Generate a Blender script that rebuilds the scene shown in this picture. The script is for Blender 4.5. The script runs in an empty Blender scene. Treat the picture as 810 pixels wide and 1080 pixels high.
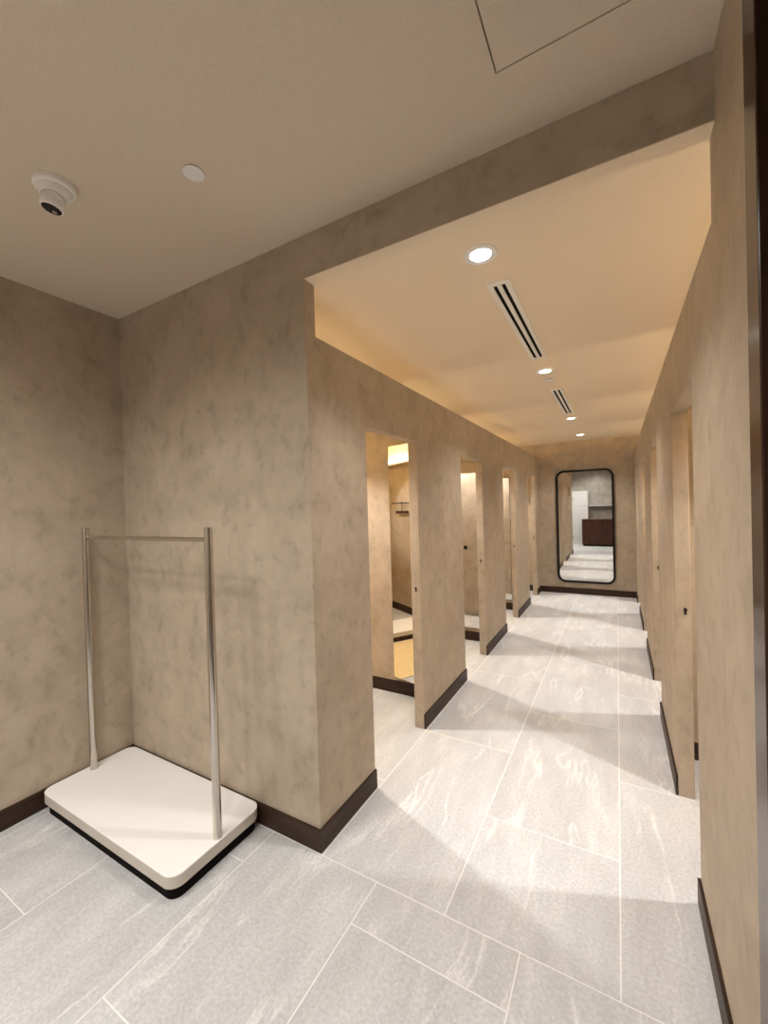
import bpy, bmesh, math, random
from mathutils import Vector, Matrix
random.seed(4)
S = bpy.context.scene
COL = S.collection
PI = math.pi

# ------------------------------------------------------------------ helpers
def link(name, bm, mats, parent=None, smooth=False, bevel=0, seg=2, angle=30, only=None):
    me = bpy.data.meshes.new(name)
    bmesh.ops.recalc_face_normals(bm, faces=bm.faces)
    bm.to_mesh(me); bm.free()
    if not isinstance(mats, (list, tuple)): mats = [mats]
    for m in mats: me.materials.append(m)
    if smooth:
        for p in me.polygons: p.use_smooth = True
        me.set_sharp_from_angle(angle=math.radians(38))
    o = bpy.data.objects.new(name, me); COL.objects.link(o)
    if parent: o.parent = parent
    if bevel:
        b = o.modifiers.new('bevel', 'BEVEL'); b.width = bevel; b.segments = seg
        b.limit_method = 'ANGLE'; b.angle_limit = math.radians(angle); b.use_clamp_overlap = True
        if only:
            at = me.attributes.new('bevel_weight_edge', 'FLOAT', 'EDGE')
            for e in me.edges:
                p, q = (me.vertices[i].co for i in e.vertices)
                at.data[e.index].value = 1.0 if only(p, q) else 0.0
            b.limit_method = 'WEIGHT'
    return o

def box(bm, x0, x1, y0, y1, z0, z1):
    v = [bm.verts.new((x, y, z)) for z in (z0, z1) for x, y in ((x0, y0), (x1, y0), (x1, y1), (x0, y1))]
    for f in ((3, 2, 1, 0), (4, 5, 6, 7), (0, 1, 5, 4), (1, 2, 6, 5), (2, 3, 7, 6), (3, 0, 4, 7)):
        bm.faces.new([v[i] for i in f])
    return v

def boxes(*bs):
    bm = bmesh.new()
    for b in bs: box(bm, *b)
    return bm

def prism(pts, axis, a0, a1):
    """closed outline extruded along an axis; pts are (u,v) in the two other axes"""
    bm = bmesh.new()
    def P(u, v, a):
        return (a, u, v) if axis == 'x' else ((u, a, v) if axis == 'y' else (u, v, a))
    lo = [bm.verts.new(P(u, v, a0)) for u, v in pts]
    hi = [bm.verts.new(P(u, v, a1)) for u, v in pts]
    bm.faces.new(lo); bm.faces.new(hi[::-1])
    n = len(pts)
    for i in range(n):
        bm.faces.new((lo[i], lo[(i + 1) % n], hi[(i + 1) % n], hi[i]))
    return bm

def rrect(u0, u1, v0, v1, r, n=10):
    out = []
    for cu, cv, a in ((u1 - r, v1 - r, 0), (u0 + r, v1 - r, 90), (u0 + r, v0 + r, 180), (u1 - r, v0 + r, 270)):
        for i in range(n + 1):
            t = math.radians(a + 90 * i / n)
            out.append((cu + r * math.cos(t), cv + r * math.sin(t)))
    return out

def lathe(prof, n=48, mat=None):
    """profile of (radius, z) revolved about local z"""
    bm = bmesh.new(); rings = []
    for r, z in prof:
        if r < 1e-6: rings.append([bm.verts.new((0, 0, z))])
        else: rings.append([bm.verts.new((r * math.cos(2 * PI * i / n), r * math.sin(2 * PI * i / n), z)) for i in range(n)])
    for a, b in zip(rings, rings[1:]):
        for i in range(n):
            j = (i + 1) % n
            if len(a) == 1 and len(b) == 1: continue
            if len(a) == 1: bm.faces.new((a[0], b[i], b[j]))
            elif len(b) == 1: bm.faces.new((a[i], a[j], b[0]))
            else: bm.faces.new((a[i], a[j], b[j], b[i]))
    return bm

def tube(bm, pts, r, n=16):
    pts = [Vector(p) for p in pts]; rings = []
    for i, p in enumerate(pts):
        d = (pts[min(i + 1, len(pts) - 1)] - pts[max(i - 1, 0)]).normalized()
        u = d.cross(Vector((0, 0, 1)) if abs(d.z) < .9 else Vector((1, 0, 0))).normalized(); w = d.cross(u)
        rings.append([bm.verts.new(p + r * (math.cos(2 * PI * k / n) * u + math.sin(2 * PI * k / n) * w)) for k in range(n)])
    for a, b in zip(rings, rings[1:]):
        for k in range(n): bm.faces.new((a[k], a[(k + 1) % n], b[(k + 1) % n], b[k]))
    bm.faces.new(rings[0][::-1]); bm.faces.new(rings[-1])
    return bm

def place(o, loc=(0, 0, 0), rot=(0, 0, 0)):
    o.location = loc; o.rotation_euler = rot; return o

def tag(o, label, cat, group=None):
    o['label'] = label; o['category'] = cat
    if group: o['group'] = group
    return o

def thing(name, label, cat, loc, group=None, rot=(0, 0, 0)):
    o = bpy.data.objects.new(name, None); COL.objects.link(o); o.empty_display_size = .05
    o.location = loc; o.rotation_euler = rot
    return tag(o, label, cat, group)

def struct(name, bm, m, **k):
    o = link(name, bm, m, **k); o['kind'] = 'structure'; return o

def copy_thing(src, loc, label):
    r = src.copy(); COL.objects.link(r); r.location = loc; r['label'] = label
    for ch in list(src.children):
        c = ch.copy(); COL.objects.link(c); c.parent = r
        for g in list(ch.children):
            d = g.copy(); COL.objects.link(d); d.parent = c
    return r

# ------------------------------------------------------------------ materials
class NT:
    def __init__(s, name):
        s.m = bpy.data.materials.new(name); s.m.use_nodes = True
        s.t = s.m.node_tree; s.b = s.t.nodes['Principled BSDF']
    def n(s, typ, ins=None, **attr):
        k = s.t.nodes.new(typ)
        for a, v in attr.items(): setattr(k, a, v)
        for i, v in (ins or {}).items():
            if isinstance(v, bpy.types.NodeSocket): s.t.links.new(v, k.inputs[i])
            else: k.inputs[i].default_value = v
        return k
    def out(s, sock, inp): s.t.links.new(sock, s.b.inputs[inp])
    def ramp(s, fac, stops):
        k = s.t.nodes.new('ShaderNodeValToRGB'); e = k.color_ramp.elements
        while len(e) < len(stops): e.new(.5)
        for el, (p, c) in zip(e, stops):
            el.position = p; el.color = (*c, 1) if len(c) == 3 else c
        s.t.links.new(fac, k.inputs[0]); return k.outputs[0]
    def mix(s, fac, a, b, mode='MIX'):
        k = s.t.nodes.new('ShaderNodeMix'); k.data_type = 'RGBA'; k.blend_type = mode
        for i, v in ((0, fac), (6, a), (7, b)):
            if isinstance(v, bpy.types.NodeSocket): s.t.links.new(v, k.inputs[i])
            else: k.inputs[i].default_value = v if i == 0 else (*v, 1)
        return k.outputs[2]
    def bump(s, h, strength, dist):
        k = s.n('ShaderNodeBump', {'Strength': strength, 'Distance': dist, 'Height': h})
        s.out(k.outputs[0], 'Normal')

def plain(name, col, rough=.5, metal=0, spec=.5, noise=0, scale=30):
    q = NT(name); q.b.inputs['Roughness'].default_value = rough; q.b.inputs['Metallic'].default_value = metal
    q.b.inputs['Specular IOR Level'].default_value = spec
    tc = q.n('ShaderNodeTexCoord')
    nz = q.n('ShaderNodeTexNoise', {'Vector': tc.outputs['Object'], 'Scale': scale, 'Detail': 3.})
    a = tuple(c * (1 - noise) for c in col); b = tuple(min(1, c * (1 + noise)) for c in col)
    q.out(q.ramp(nz.outputs[0], [(.3, a), (.7, b)]), 'Base Color')
    return q.m

def emit(name, col, strength):
    q = NT(name); q.b.inputs['Base Color'].default_value = (*col, 1)
    q.b.inputs['Emission Color'].default_value = (*col, 1); q.b.inputs['Emission Strength'].default_value = strength
    return q.m

def limewash(name, lo, mid, hi):
    q = NT(name); tc = q.n('ShaderNodeTexCoord'); co = tc.outputs['Object']
    warp = q.n('ShaderNodeTexNoise', {'Vector': co, 'Scale': 3.5, 'Detail': 3.})
    wsc = q.n('ShaderNodeVectorMath', {0: warp.outputs[1], 1: (.16, .16, .16)}, operation='MULTIPLY')
    add = q.n('ShaderNodeVectorMath', {0: co, 1: wsc.outputs[0]}, operation='ADD')
    big = q.n('ShaderNodeTexNoise', {'Vector': add.outputs[0], 'Scale': 4.2, 'Detail': 6., 'Roughness': .6, 'Distortion': .15})
    mp = q.n('ShaderNodeMapping', {'Vector': add.outputs[0], 'Scale': (6.5, 6.5, 4.8)})
    mid_n = q.n('ShaderNodeTexNoise', {'Vector': mp.outputs[0], 'Scale': 2.2, 'Detail': 8., 'Roughness': .62, 'Distortion': .2})
    base = q.ramp(big.outputs[0], [(.30, lo), (.5, mid), (.70, hi)])
    k = q.ramp(mid_n.outputs[0], [(.33, (.81, .80, .775)), (.46, (.97, .97, .965)), (.55, (1, 1, 1)), (.68, (1.06, 1.06, 1.07))])
    c = q.mix(.85, base, k, 'MULTIPLY')
    q.out(c, 'Base Color')
    rr = q.n('ShaderNodeMapRange', {'Value': mid_n.outputs[0], 'To Min': .55, 'To Max': .75}); q.out(rr.outputs[0], 'Roughness')
    q.b.inputs['Specular IOR Level'].default_value = .3
    q.bump(mid_n.outputs[0], .12, .004)
    return q.m

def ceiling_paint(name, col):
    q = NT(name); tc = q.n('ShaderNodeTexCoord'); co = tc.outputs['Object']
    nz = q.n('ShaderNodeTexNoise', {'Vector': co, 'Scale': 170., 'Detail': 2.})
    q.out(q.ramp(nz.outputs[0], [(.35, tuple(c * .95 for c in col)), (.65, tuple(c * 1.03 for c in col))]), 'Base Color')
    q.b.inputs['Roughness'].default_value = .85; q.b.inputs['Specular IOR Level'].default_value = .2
    q.bump(nz.outputs[0], .25, .002)
    return q.m

def stone_tile(name):
    q = NT(name); uv = q.n('ShaderNodeUVMap', uv_map='UVMap').outputs[0]
    warp = q.n('ShaderNodeTexNoise', {'Vector': uv, 'Scale': 2.2, 'Detail': 4.})
    wv = q.n('ShaderNodeVectorMath', {0: warp.outputs[1], 1: (.13, .13, 0)}, operation='MULTIPLY')
    co = q.n('ShaderNodeVectorMath', {0: uv, 1: wv.outputs[0]}, operation='ADD').outputs[0]
    mp = q.n('ShaderNodeMapping', {'Vector': co, 'Rotation': (0, 0, .55), 'Scale': (3.2, .8, 1)})
    cloud = q.n('ShaderNodeTexNoise', {'Vector': mp.outputs[0], 'Scale': 1.7, 'Detail': 9., 'Roughness': .62})
    base = q.ramp(cloud.outputs[0], [(.3, (.47, .475, .485)), (.5, (.535, .54, .55)), (.72, (.63, .635, .645))])
    mp2 = q.n('ShaderNodeMapping', {'Vector': co, 'Rotation': (0, 0, .5), 'Scale': (1.9, .30, 1)})
    v = q.n('ShaderNodeTexNoise', {'Vector': mp2.outputs[0], 'Scale': 1.7, 'Detail': 6., 'Roughness': .55, 'Distortion': .1})
    dist = q.n('ShaderNodeMath', {0: v.outputs[0], 1: .5}, operation='SUBTRACT')
    ab = q.n('ShaderNodeMath', {0: dist.outputs[0]}, operation='ABSOLUTE')
    vein = q.ramp(ab.outputs[0], [(0, (.8, .8, .8)), (.006, (.45, .45, .45)), (.014, (.14, .14, .14)), (.03, (0, 0, 0))])
    br = q.n('ShaderNodeTexNoise', {'Vector': co, 'Scale': 2.5, 'Detail': 2.})
    brk = q.ramp(br.outputs[0], [(.42, (0, 0, 0)), (.62, (1, 1, 1))])
    vein = q.mix(1., vein, brk, 'MULTIPLY')
    c = q.mix(vein, base, (.78, .775, .77))
    gr = q.n('ShaderNodeTexNoise', {'Vector': uv, 'Scale': 75., 'Detail': 4., 'Roughness': .65})
    c = q.mix(.75, c, q.ramp(gr.outputs[0], [(.34, (.80, .80, .80)), (.66, (1.14, 1.14, 1.14))]), 'MULTIPLY')
    q.out(c, 'Base Color')
    q.b.inputs['Roughness'].default_value = .42; q.b.inputs['Specular IOR Level'].default_value = .4
    q.bump(gr.outputs[0], .08, .001)
    return q.m

def wood(name, a, b, rough, axis_scale=(14, 14, 1.2)):
    q = NT(name); tc = q.n('ShaderNodeTexCoord')
    mp = q.n('ShaderNodeMapping', {'Vector': tc.outputs['Object'], 'Scale': axis_scale})
    nz = q.n('ShaderNodeTexNoise', {'Vector': mp.outputs[0], 'Scale': 2., 'Detail': 6., 'Distortion': .8})
    q.out(q.ramp(nz.outputs[0], [(.3, a), (.7, b)]), 'Base Color')
    q.b.inputs['Roughness'].default_value = rough; q.b.inputs['Specular IOR Level'].default_value = .25
    return q.m

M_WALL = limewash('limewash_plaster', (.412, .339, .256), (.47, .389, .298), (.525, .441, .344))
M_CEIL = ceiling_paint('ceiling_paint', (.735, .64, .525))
M_CEIL2 = ceiling_paint('corridor_ceiling_paint', (.875, .752, .58))
M_TILE = stone_tile('grey_stone_tile')
M_GROUT = plain('white_grout', (.82, .81, .79), .8)
M_BASE = wood('dark_skirting', (.026, .012, .007), (.05, .026, .016), .45, (1.2, 1.2, 14))
M_DARKWOOD = wood('dark_wood', (.040, .014, .008), (.10, .040, .024), .4)
M_JAMBWOOD = wood('glossy_dark_wood', (.035, .018, .011), (.07, .036, .022), .22)
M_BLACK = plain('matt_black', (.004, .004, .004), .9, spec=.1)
M_BLACKMETAL = plain('black_metal', (.008, .007, .007), .5, spec=.2)
M_WHITE = plain('white_enamel', (.90, .89, .87), .4)
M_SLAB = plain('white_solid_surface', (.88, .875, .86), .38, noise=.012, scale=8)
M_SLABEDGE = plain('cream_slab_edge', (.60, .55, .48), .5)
M_TOE = plain('black_toe_kick', (.006, .0045, .004), .8, spec=.1)
M_STEEL = plain('brushed_steel', (.62, .57, .51), .2, metal=1, noise=.03, scale=200)
M_MIRROR = plain('mirror_glass', (.86, .87, .86), .0, metal=1)
M_SLOT = plain('black_slot', (.004, .004, .004), .8, spec=.1)
M_VENT = plain('vent_white', (.88, .85, .80), .5)
M_LENS = plain('black_lens', (.006, .006, .007), .12)
M_LAMP = emit('lamp_glow', (1, .95, .86), 14)
M_LED = emit('warm_led_tape', (1, .76, .40), 3)
M_REFL = plain('lamp_reflector', (.7, .7, .72), .25, metal=1)
M_STRIKE = plain('black_strike', (.006, .006, .006), .5)
M_CONCRETE = limewash('grey_panel', (.30, .275, .235), (.36, .335, .29), (.42, .39, .345))
M_CAB = plain('white_cabinet', (.68, .68, .66), .5)
M_RUG = plain('straw_rug', (.72, .56, .30), .95, noise=.12, scale=60)

# ------------------------------------------------------------------ dimensions
A = -1.274; B = .268; D = 1.540; T = .072           # corridor faces, front wall, wall thickness
XL = -2.862; XC = -4.72; XR = 1.95; YB = -2.05; YE = 8.129
HC = 2.952; HB = 2.748; HP = 2.50; HD = 2.128
LDOORS = [(2.058, 2.763), (3.736, 4.438), (5.382, 6.104), (7.050, 7.752)]
RDOORS = [(2.055, 2.767), (3.748, 4.460), (5.424, 6.121), (7.040, 7.752)]
PT = .075
DIV = [3.243, 4.910, 6.575]

# ------------------------------------------------------------------ floor
def make_floor():
    bm = bmesh.new(); uvl = bm.loops.layers.uv.new('UVMap')
    def quad(x0, x1, y0, y1, z, mi, off=(0, 0), flip=1):
        vs = [bm.verts.new((x, y, z)) for x, y in ((x0, y0), (x1, y0), (x1, y1), (x0, y1))]
        f = bm.faces.new(vs); f.material_index = mi
        for l in f.loops: l[uvl].uv = (l.vert.co.x * flip + off[0], l.vert.co.y + off[1])
    x0, x1, y0, y1 = XC - .1, XR + .1, YB - .1, YE + .1
    quad(x0, x1, y0, y1, -.0009, 1)
    g = .0024
    def column(cx0, cx1, ya, yb, ph, L):
        k = math.floor((ya - ph) / L)
        while ph + k * L < yb:
            a, b = max(ya, ph + k * L), min(yb, ph + (k + 1) * L); k += 1
            X0, X1 = max(cx0, x0), min(cx1, x1)
            if b - a > .01 and X1 - X0 > .01:
                quad(X0 + g, X1 - g, a + g, b - g, 0, 0, (random.uniform(-40, 40), random.uniform(-40, 40)), random.choice((1, 1, -1)))
    w = .6175; YZ = 1.525
    for i in range(-7, 5):
        column(-.637 + i * w, -.637 + (i + 1) * w, YZ, y1, 2.132 if i % 2 == 0 else 2.752, 1.24)
    w = .6115
    for i in range(-6, 7):
        column(-.953 + i * w, -.953 + (i + 1) * w, y0, YZ, 1.322 if i % 2 == 0 else .713, 1.223)
    return struct('floor', bm, [M_TILE, M_GROUT])
fl = make_floor()
struct('floor_slab', boxes((XC - .1, XR + .1, YB - .1, YE + .1, -.12, -.002)), M_GROUT)

# ------------------------------------------------------------------ walls
struct('wall_left', boxes((XL - .1, XL, YB - .1, D + T, 0, HC + .05)), M_WALL)
struct('wall_cubicle_left', boxes((XC - .1, XC, D, YE + .1, 0, HC)), M_WALL)
struct('wall_front', prism([(XC, 0), (A, 0), (A, HB + .003), (B, HB + .003), (B, 0), (XR, 0), (XR, HC), (XC, HC)], 'y', D, D + T), M_WALL, bevel=.003, only=lambda p, q: p.y < D + .001 and q.y < D + .001)
def partition(doors, y0, y1):
    pts = [(y0, 0)]
    for a, b in doors: pts += [(a, 0), (a, HD), (b, HD), (b, 0)]
    return pts + [(y1, 0), (y1, HP), (y0, HP)]
struct('wall_corridor_left', prism(partition(LDOORS, D + T, YE), 'x', A - PT, A), M_WALL, bevel=.004, seg=3, only=lambda p, q: not (p.y < D + T + .001 and q.y < D + T + .001))
struct('wall_corridor_right', prism(partition(RDOORS, D + T, YE), 'x', B, B + PT), M_WALL, bevel=.004, seg=3, only=lambda p, q: not (p.y < D + T + .001 and q.y < D + T + .001))
struct('wall_end', boxes((XC - .1, XR + .1, YE, YE + .1, 0, HC)), M_WALL)
for y in DIV:
    struct('wall_divider_left', boxes((XC, A - PT, y - .036, y + .036, 0, HP)), M_WALL, bevel=.003)
    struct('wall_divider_right', boxes((B + PT, XR, y - .036, y + .036, 0, HP)), M_WALL, bevel=.003)
struct('wall_cubicle_right', boxes((XR, XR + .1, D, YE, 0, HC)), M_WALL)
OY0, OY1, OH = .10, 1.222, 2.93                       # dark entrance opening in the right foyer wall
struct('wall_right', prism([(YB, 0), (OY0, 0), (OY0, HC - .01), (OY1, HC - .01), (OY1, 0), (D, 0), (D, HC), (YB, HC)], 'x', B, B + .2), M_WALL, bevel=.002)
# dark wood lining of that opening
fr = struct('door_frame_right', prism([(OY0, 0), (OY0 + .085, 0), (OY0 + .085, HC - .095), (OY1 - .088, HC - .095), (OY1 - .088, 0), (OY1, 0), (OY1, HC - .01), (OY0, HC - .01)], 'x', B - .004, B + .2), M_JAMBWOOD, bevel=.003)
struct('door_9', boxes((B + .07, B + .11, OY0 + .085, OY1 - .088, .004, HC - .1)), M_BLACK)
struct('wall_back', boxes((XL - .1, B + .2, YB - .1, YB, 0, HC)), M_CONCRETE)
# recessed joints / cladding panels of the back wall
pb = bmesh.new()
xs = [-2.858, -2.15, -1.56, -.62, -.02, .26]
for a, b in zip(xs, xs[1:]):
    for z0, z1 in ((.0, 1.475), (1.525, 2.945)):
        box(pb, a + .004, b - .004, YB, YB + .02, z0 + .004, z1)
struct('trim_panel_cladding', pb, M_CONCRETE, bevel=.002)

# ------------------------------------------------------------------ ceilings
AP = (-.295, .245, .70, 1.280); gp = .004             # access panel opening
x0, x1, y0, y1 = XL - .1, B + .2, YB - .1, D + T
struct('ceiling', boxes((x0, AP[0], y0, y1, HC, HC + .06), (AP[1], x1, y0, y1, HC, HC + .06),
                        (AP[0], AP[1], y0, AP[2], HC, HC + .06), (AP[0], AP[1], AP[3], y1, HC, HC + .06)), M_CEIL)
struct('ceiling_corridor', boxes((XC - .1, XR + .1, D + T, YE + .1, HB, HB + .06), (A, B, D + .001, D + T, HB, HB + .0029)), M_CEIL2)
ap = thing('access_panel', 'square flush access panel in the ceiling above the bulkhead, outlined by a thin seam', 'access panel', ((AP[0] + AP[1]) / 2, (AP[2] + AP[3]) / 2, HC))
w, h = (AP[1] - AP[0]) / 2 - gp, (AP[3] - AP[2]) / 2 - gp
link('panel', boxes((-w, w, -h, h, .0005, .02)), M_CEIL, ap)
link('backing', boxes((-w - gp, w + gp, -h - gp, h + gp, .021, .06)), M_SLOT, ap)

# ------------------------------------------------------------------ skirting
bh, bt = .108, .012
struct('baseboard_left', boxes((XL, XL + bt, YB, D, 0, bh)), M_BASE, bevel=.0015)
struct('baseboard_front', prism([(XL + bt, D - bt), (A + bt, D - bt), (A + bt, D + T), (A + bt, LDOORS[0][0]), (A, LDOORS[0][0]), (A, D), (XL + bt, D)], 'z', 0, bh), M_BASE, bevel=.0015)
def skirt(xa, xb, doors, y_end):
    bm = bmesh.new()
    for (a, b), (c, d) in zip(doors, doors[1:] + [(y_end, 0)]): box(bm, xa, xb, b, c, 0, bh)
    return bm
struct('baseboard_corridor_left', skirt(A, A + bt, LDOORS, YE - bt), M_BASE, bevel=.0015)
struct('baseboard_corridor_right', skirt(B - bt, B, RDOORS, YE - bt), M_BASE, bevel=.0015)
struct('baseboard_right', boxes((B - bt, B, OY1 + .002, RDOORS[0][0], 0, bh)), M_BASE, bevel=.0015)
struct('baseboard_end', boxes((A, B, YE - bt, YE, 0, bh)), M_BASE, bevel=.0015)
ys = [D + T] + [v for y in DIV for v in (y - .036, y + .036)] + [YE]
for a, b in zip(ys[::2], ys[1::2]):
    struct('baseboard_cubicle_left', boxes((XC + bt, A - PT, b - bt, b, 0, bh), (XC, XC + bt, a, b, 0, bh), (XC + bt, A - PT, a, a + bt, 0, bh)), M_BASE)
    struct('baseboard_cubicle_right', boxes((B + PT, XR - bt, b - bt, b, 0, bh), (XR - bt, XR, a, b, 0, bh), (B + PT, XR - bt, a, a + bt, 0, bh)), M_BASE)

# ------------------------------------------------------------------ doors standing open inside the cubicles (structure)
def door_leaf(n, x0, sgn, yj):
    L = .69; xa, xb = sorted((x0, x0 + sgn * L))
    d = struct('door_%d' % n, boxes((xa, xb, yj - .040, yj - .002, .012, HD - .004)), M_WALL, bevel=.002)
    bm = lathe([(0, 0), (.011, 0), (.011, .035), (.027, .037), (.030, .045), (.027, .057), (0, .060)], 24)
    k = link('door_handle', bm, M_BLACKMETAL, d, smooth=True)
    place(k, (x0 + sgn * (L - .065), yj - .0025, 1.02), (-PI / 2, 0, 0))
    return d
for i, (a, b) in enumerate(LDOORS): door_leaf(i + 1, A - PT - .004, -1, a)
for i, (a, b) in enumerate(RDOORS): door_leaf(i + 5, B + PT + .004, 1, a)

# ------------------------------------------------------------------ lock strikes in the far jambs
def strike(x, y, label):
    o = thing('strike_plate', label, 'lock strike', (x, y, 1.035), 'lock strikes in the doorway jambs')
    link('plate', prism(rrect(-.006, .006, -.019, .018, .003, 5), 'y', -.0015, .0), M_STRIKE, o)
    link('keeper', prism(rrect(-.009, .009, .001, .013, .003, 4), 'y', -.0030, -.0015), M_STRIKE, o)
    return o
ordn = ['nearest', 'second', 'third', 'farthest']
for i in range(4):
    strike(A - PT / 2, LDOORS[i][1], 'small black lock strike in the far jamb of the %s doorway on the left' % ordn[i])
for i in range(3):
    strike(B + PT / 2 + .01, RDOORS[i][1], 'small black lock strike in the far jamb of the %s doorway on the right' % ordn[i])

# ------------------------------------------------------------------ cubicle mirrors
def cub_mirror(xl, y, ang, H, label):
    L = .385
    o = thing('wall_mirror', label, 'mirror', (xl, y, .16), 'fitting cubicle mirrors', (0, 0, ang))
    link('backing_board', boxes((0, L, .004, .020, 0, H)), M_BLACKMETAL, o)
    link('mirror_glass', boxes((.005, L, .0, .004, 0, H)), M_MIRROR, o)
    return o
cub_mirror(-1.742, 3.170, -math.radians(16), 2.022, 'tall narrow angled mirror in the nearest left cubicle, reflecting a yellow lit wall top')
cub_mirror(-1.745, DIV[1] - .036 - .021, 0, 1.893, 'tall frameless mirror in the second cubicle on the left, reflecting a black knob')
cub_mirror(-1.835, DIV[2] - .036 - .021, 0, 1.893, 'pale tall mirror in the third cubicle on the left')

# platform, rail and hanger deep in the first cubicle (seen in its mirror)
YN = D + T
be = thing('low_platform', 'low white platform on a dark base, reflected in the nearest left cubicle mirror', 'platform', (-3.19, 2.33, 0))
link('toe_kick', prism(rrect(-.215, .235, -.56, .56, .04), 'z', 0, .060), M_DARKWOOD, be)
link('platform_edge', prism(rrect(-.25, .25, -.59, .59, .06), 'z', .060, .112), M_SLABEDGE, be, bevel=.002)
link('platform_top', prism(rrect(-.25, .25, -.59, .59, .06), 'z', .1125, .1165), M_SLAB, be)
rg = link('floor_rug', prism(rrect(-2.92, -1.98, 1.95, 3.10, .02), 'z', 0, .006), M_RUG, None, bevel=.002)
tag(rg, 'straw yellow floor mat reflected at the foot of the nearest left cubicle mirror', 'rug')
hr = thing('hanger_rail', 'thin black rail on the wall, reflected high in the nearest left cubicle mirror', 'rail', (-3.98, YN, 1.712))
bm = bmesh.new(); tube(bm, [(-.34, .06, 0), (.34, .06, 0)], .008); link('rod', bm, M_BLACKMETAL, hr, smooth=True)
for xx in (-.30, .30):
    bm = bmesh.new(); tube(bm, [(xx, 0, 0), (xx, .06, 0)], .007); link('bracket', bm, M_BLACKMETAL, hr, smooth=True)
hg = thing('clothes_hanger', 'dark wooden hanger hooked on the rail, reflected in the nearest left cubicle mirror', 'hanger', (-4.03, YN + .06, 1.712))
bm = bmesh.new()
tube(bm, [(.0165 * math.cos(t), 0, -.001 + .0165 * math.sin(t)) for t in [PI * k / 8 for k in range(-2, 9)]][::-1] + [(.011, 0, -.03), (0, 0, -.12)], .005, 8)
link('hook', bm, M_BLACKMETAL, hg, smooth=True)
link('bar', prism(rrect(-.17, .17, -.160, -.118, .016, 6), 'y', -.016, .016), M_DARKWOOD, hg, bevel=.004)

# ------------------------------------------------------------------ full length mirror on the end wall
mx0, mx1, mz0, mz1 = -.968, -.042, .205, 2.225
mo = thing('full_length_mirror', 'tall round-cornered full length mirror with black frame at the corridor end', 'mirror', ((mx0 + mx1) / 2, YE, mz0))
hw = (mx1 - mx0) / 2; hh = mz1 - mz0
def ring(outer, inner, ya, yb):
    bm = bmesh.new(); n = len(outer)
    R = [[bm.verts.new((u, y, v)) for u, v in loop] for loop, y in ((outer, ya), (inner, ya), (inner, yb), (outer, yb))]
    for k in range(4):
        a, b = R[k], R[(k + 1) % 4]
        for i in range(n): bm.faces.new((a[i], a[(i + 1) % n], b[(i + 1) % n], b[i]))
    return bm
link('frame', ring(rrect(-hw, hw, 0, hh, .135, 16), rrect(-hw + .034, hw - .034, .034, hh - .034, .101, 16), -.045, 0), M_BLACKMETAL, mo, bevel=.003)
link('mirror_glass', prism(rrect(-hw + .033, hw - .033, .033, hh - .033, .102, 16), 'y', -.014, -.010), M_MIRROR, mo)
link('backing_board', prism(rrect(-hw + .033, hw - .033, .033, hh - .033, .102, 16), 'y', -.0095, -.001), M_BLACKMETAL, mo)

# ------------------------------------------------------------------ garment display stand in the corner
SX0, SX1, SY0, SY1 = -2.846, -1.648, 1.022, 1.524
gs = thing('garment_rack', 'low white platform with a steel clothes rail standing in the left corner', 'clothes rack', ((SX0 + SX1) / 2, (SY0 + SY1) / 2, 0))
hx, hy = (SX1 - SX0) / 2, (SY1 - SY0) / 2
ro = link('toe_kick', prism(rrect(-hx + .022, hx - .016, -hy + .016, hy - .01, .05), 'z', 0, .0575), M_TOE, gs); ro['label'] = 'recessed black base of the platform'
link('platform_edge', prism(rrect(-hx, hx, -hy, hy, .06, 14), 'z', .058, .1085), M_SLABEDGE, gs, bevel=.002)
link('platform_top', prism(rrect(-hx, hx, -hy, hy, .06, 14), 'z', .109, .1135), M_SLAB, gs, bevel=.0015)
cx = (SX0 + SX1) / 2; cy = (SY0 + SY1) / 2
pz = 1.580
for px in (-2.797 - cx, -1.672 - cx):
    bm = lathe([(0, .1136), (.0195, .1136), (.0195, pz - .0015), (.018, pz), (0, pz)], 32)
    for v in bm.verts: v.co.x += px; v.co.y += 1.270 - cy
    link('post', bm, M_STEEL, gs, smooth=True)
bm = bmesh.new(); tube(bm, [(-2.797 - cx + .018, 1.270 - cy, 1.522), (-1.672 - cx - .018, 1.270 - cy, 1.522)], .0105, 20)
o = link('cross_bar', bm, M_STEEL, gs, smooth=True)

# ------------------------------------------------------------------ ceiling fixtures of the corridor
def downlight(loc, label):
    o = thing('downlight', label, 'downlight', loc, 'corridor downlights')
    link('trim_ring', lathe([(.048, 0), (.072, 0), (.072, -.004), (.068, -.008), (.052, -.008), (.049, -.006), (.048, 0)], 56), M_WHITE, o, smooth=False)
    link('reflector', lathe([(.0455, -.001), (.0455, -.0045), (.0515, -.0078), (.0518, -.0005)], 48), M_REFL, o, smooth=True)
    link('lamp', lathe([(0, -.0045), (.045, -.0045), (.045, -.0005), (0, -.0005)], 40), M_LAMP, o)
    return o
DLX = -.500
dl = downlight((DLX, 1.803, HB), 'nearest round recessed downlight, before the first slot vent')
DLY = [1.803, 3.659, 5.896, 7.43]
for y, lab in zip(DLY[1:], ['second round downlight, just past the long slot vent',
                            'third round downlight, just past the short-looking far slot vent', 'farthest round downlight, nearest the end wall mirror']):
    copy_thing(dl, (DLX, y, HB), lab)
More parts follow.
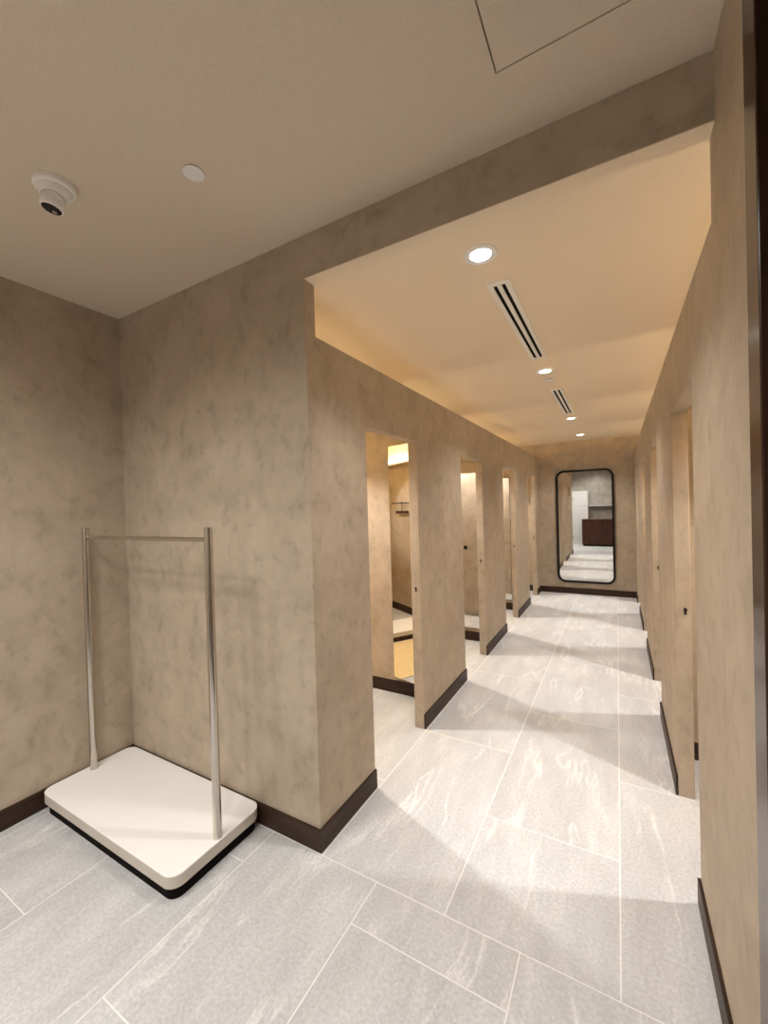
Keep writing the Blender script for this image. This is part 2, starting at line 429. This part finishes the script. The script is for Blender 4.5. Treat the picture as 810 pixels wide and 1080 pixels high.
def vent(y0, y1, label):
    o = thing('slot_vent', label, 'air vent', (-.492, (y0 + y1) / 2, HB), 'linear slot vents in the corridor ceiling')
    L = (y1 - y0) / 2; W = .054
    link('frame', boxes((-W, -.030, -L, L, -.006, 0), (.030, W, -L, L, -.006, 0), (-.030, .030, -L, -L + .035, -.006, 0), (-.030, .030, L - .035, L, -.006, 0)), M_VENT, o)
    link('divider_bar', boxes((-.011, .011, -L + .035, L - .035, -.006, 0)), M_VENT, o)
    for sx in (-.0205, .0205):
        link('slot', boxes((sx - .0095, sx + .0095, -L + .035, L - .035, -.0012, 0)), M_SLOT, o)
    return o
vent(2.059, 3.314, 'nearer white linear air vent with two black slots')
vent(4.290, 5.572, 'farther white linear air vent with two black slots')
sp = thing('sprinkler_cover', 'tiny round white cover plate between the second downlight and the far vent', 'sprinkler cover', (-.503, 3.942, HB))
link('plate', lathe([(0, -.0060), (.038, -.0060), (.040, -.005), (.040, -.0035), (0, -.0035)], 40), M_WHITE, sp)
link('collar', lathe([(0, -.0035), (.036, -.0035), (.036, .002), (0, .002)], 32), M_BLACKMETAL, sp)
sp = thing('sprinkler_cover', 'round white flush cover plate in the foyer ceiling beside the dome camera', 'sprinkler cover', (-1.384, 1.040, HC))
link('plate', lathe([(0, -.0060), (.038, -.0060), (.0395, -.005), (.0395, -.0035), (0, -.0035)], 48), M_WHITE, sp)
link('collar', lathe([(0, -.0035), (.036, -.0035), (.036, .002), (0, .002)], 32), M_BLACKMETAL, sp)

# ------------------------------------------------------------------ security camera
cam = thing('security_camera', 'white turret security camera with black face on the foyer ceiling', 'security camera', (-1.895, .797, HC))
link('base', lathe([(0, 0), (.070, 0), (.070, -.016), (.067, -.022), (.058, -.024), (0, -.024)], 56), M_WHITE, cam, smooth=False, bevel=.0015)
link('socket', lathe([(.058, -.020), (.058, -.027), (.052, -.044), (.047, -.050), (.042, -.046), (0, -.036)], 56), M_WHITE, cam, smooth=True)
link('badge', boxes((.020, .040, -.016, -.004, -.0255, -.0235)), M_SLOT, cam).rotation_euler = (0, 0, .5)
tu = link('turret', lathe([(0, .040), (.022, .034), (.036, .020), (.041, .0), (.041, -.014), (.038, -.026), (.034, -.029), (0, -.029)], 48), M_WHITE, cam, smooth=True)
place(tu, (-.010, -.004, -.066))
aim = Vector((-.10, -.14, -.98)).normalized()
tu.rotation_euler = aim.to_track_quat('-Z', 'Y').to_euler()
ln = link('face', lathe([(0, -.0325), (.020, -.0325), (.031, -.031), (.0335, -.0285), (0, -.0285)], 48), M_LENS, tu, smooth=True); ln['label'] = 'round black lens face'
l2 = link('lens', lathe([(0, -.036), (.007, -.035), (.009, -.032), (0, -.032)], 24), M_REFL, tu, smooth=True); l2.location = (.010, -.008, 0)

# ------------------------------------------------------------------ behind the camera (seen in the end mirror)
ct = thing('cash_counter', 'dark wood counter reflected in the full length mirror', 'counter', (-.47, -1.12, 0))
link('plinth', boxes((-.66, .66, -.22, .22, 0, .06)), M_TOE, ct)
for i in range(4):
    a = -.69 + i * .345
    link('front_panel', boxes((a + .001, a + .344, .27, .285, .06, .97)), M_DARKWOOD, ct, bevel=.001)
link('body', boxes((-.69, .69, -.27, .269, .06, .97)), M_DARKWOOD, ct)
link('counter_top', boxes((-.70, .70, -.285, .295, .971, .995)), M_DARKWOOD, ct, bevel=.002)
cb = thing('tall_cabinet', 'white tall cabinet behind the counter, reflected in the full length mirror', 'cabinet', (-1.27, -1.82, 0))
link('body', boxes((-.28, .28, -.20, .20, 0, 2.08)), M_CAB, cb)
for z0, z1 in ((.005, 1.495), (1.505, 2.075)):
    d = link('door', boxes((-.278, .278, .201, .219, z0, z1)), M_CAB, cb, bevel=.002)
    link('handle', boxes((-.255, -.245, .220, .235, z0 + .2, z0 + .34)), M_STEEL, d)
sh = thing('wall_shelf', 'thin white shelf on the wall above the counter, reflected in the full length mirror', 'shelf', (-.36, YB + .02, 1.485))
link('board', boxes((-.60, .60, 0, .22, .0, .022)), M_WHITE, sh, bevel=.002)
for xx in (-.45, .45): link('bracket', boxes((xx - .01, xx + .01, 0, .18, -.03, -.0005)), M_STEEL, sh)

# ------------------------------------------------------------------ lights
def spot(loc, power, ang, blend, col=(1, .965, .92), r=.035, aim=None):
    l = bpy.data.lights.new('spot', 'SPOT'); l.energy = power; l.spot_size = math.radians(ang); l.spot_blend = blend
    l.shadow_soft_size = r; l.color = col
    o = bpy.data.objects.new('lamp_spot', l); COL.objects.link(o); o.location = loc
    if aim: o.rotation_euler = (Vector(aim) - Vector(loc)).to_track_quat('-Z', 'Y').to_euler()
    return o
for y in DLY: spot((DLX, y, HB - .02), 40, 120, .9)
CL = (1, .955, .89)
for a, b in LDOORS: spot((-2.11, (a + b) / 2 - .02, HB - .03), 92, 98, .55, CL, .028)
for a, b in RDOORS: spot((1.12, (a + b) / 2 - .02, HB - .03), 92, 98, .55, CL, .028)
for x, y, p in ((-1.67, .1, 60), (-.55, -.1, 55), (-2.35, -.3, 55), (-1.1, -.7, 55), (-2.2, -1.3, 45), (-.7, -1.45, 45)):
    spot((x, y, HC - .02), p * 1.1, 160, 1., r=.15)

# warm uplight ledge high on the near side wall of every cubicle
def cove(name, x0, x1, y0, power):
    y1 = y0 + .055
    c = struct(name, boxes((x0, x1, y0, y1, 2.315, 2.335), (x0, x1, y1 - .004, y1, 2.335, 2.345)), M_WALL)
    link('led_tape', boxes((x0 + .02, x1 - .02, y0 + .012, y1 - .012, 2.3352, 2.338)), M_LED, c)
    l = bpy.data.lights.new('led', 'AREA'); l.shape = 'RECTANGLE'; l.size = x1 - x0 - .06; l.size_y = .03
    l.energy = power; l.color = (1, .83, .50)
    o = bpy.data.objects.new('led_light', l); COL.objects.link(o); o.location = ((x0 + x1) / 2, (y0 + y1) / 2, 2.341); o.rotation_euler = (PI, 0, 0)
for a in ys[0::2]:
    cove('trim_cove_left', XC + .001, -2.35, a, 34)
    cove('trim_cove_right', 1.15, XR - .001, a, 13)
spot((-3.55, 3.05, 2.62), 60, 32, .5, (1, .97, .90), .02, aim=(-3.95, 1.62, 1.50))

wd = bpy.data.worlds.new('world'); S.world = wd; wd.use_nodes = True
wd.node_tree.nodes['Background'].inputs[0].default_value = (.03, .027, .024, 1)

# ------------------------------------------------------------------ camera
cd = bpy.data.cameras.new('camera'); co = bpy.data.objects.new('camera', cd); COL.objects.link(co)
m = Matrix(((0.869776, 0.019014, 0.493081), (0.492657, 0.023067, -0.869918), (-0.027914, 0.999553, 0.010696)))
co.matrix_world = Matrix.Translation((0, 0, 1.65)) @ m.to_4x4()
cd.sensor_fit = 'VERTICAL'; cd.sensor_height = 36; cd.lens = 14.4604; cd.clip_start = .02
S.camera = co
vs = S.view_settings; vs.view_transform = 'Standard'; vs.look = 'None'; vs.gamma = 1; vs.use_curve_mapping = False
vs.exposure = 0.8
S.cycles.max_bounces = 14; S.cycles.diffuse_bounces = 8; S.cycles.glossy_bounces = 6
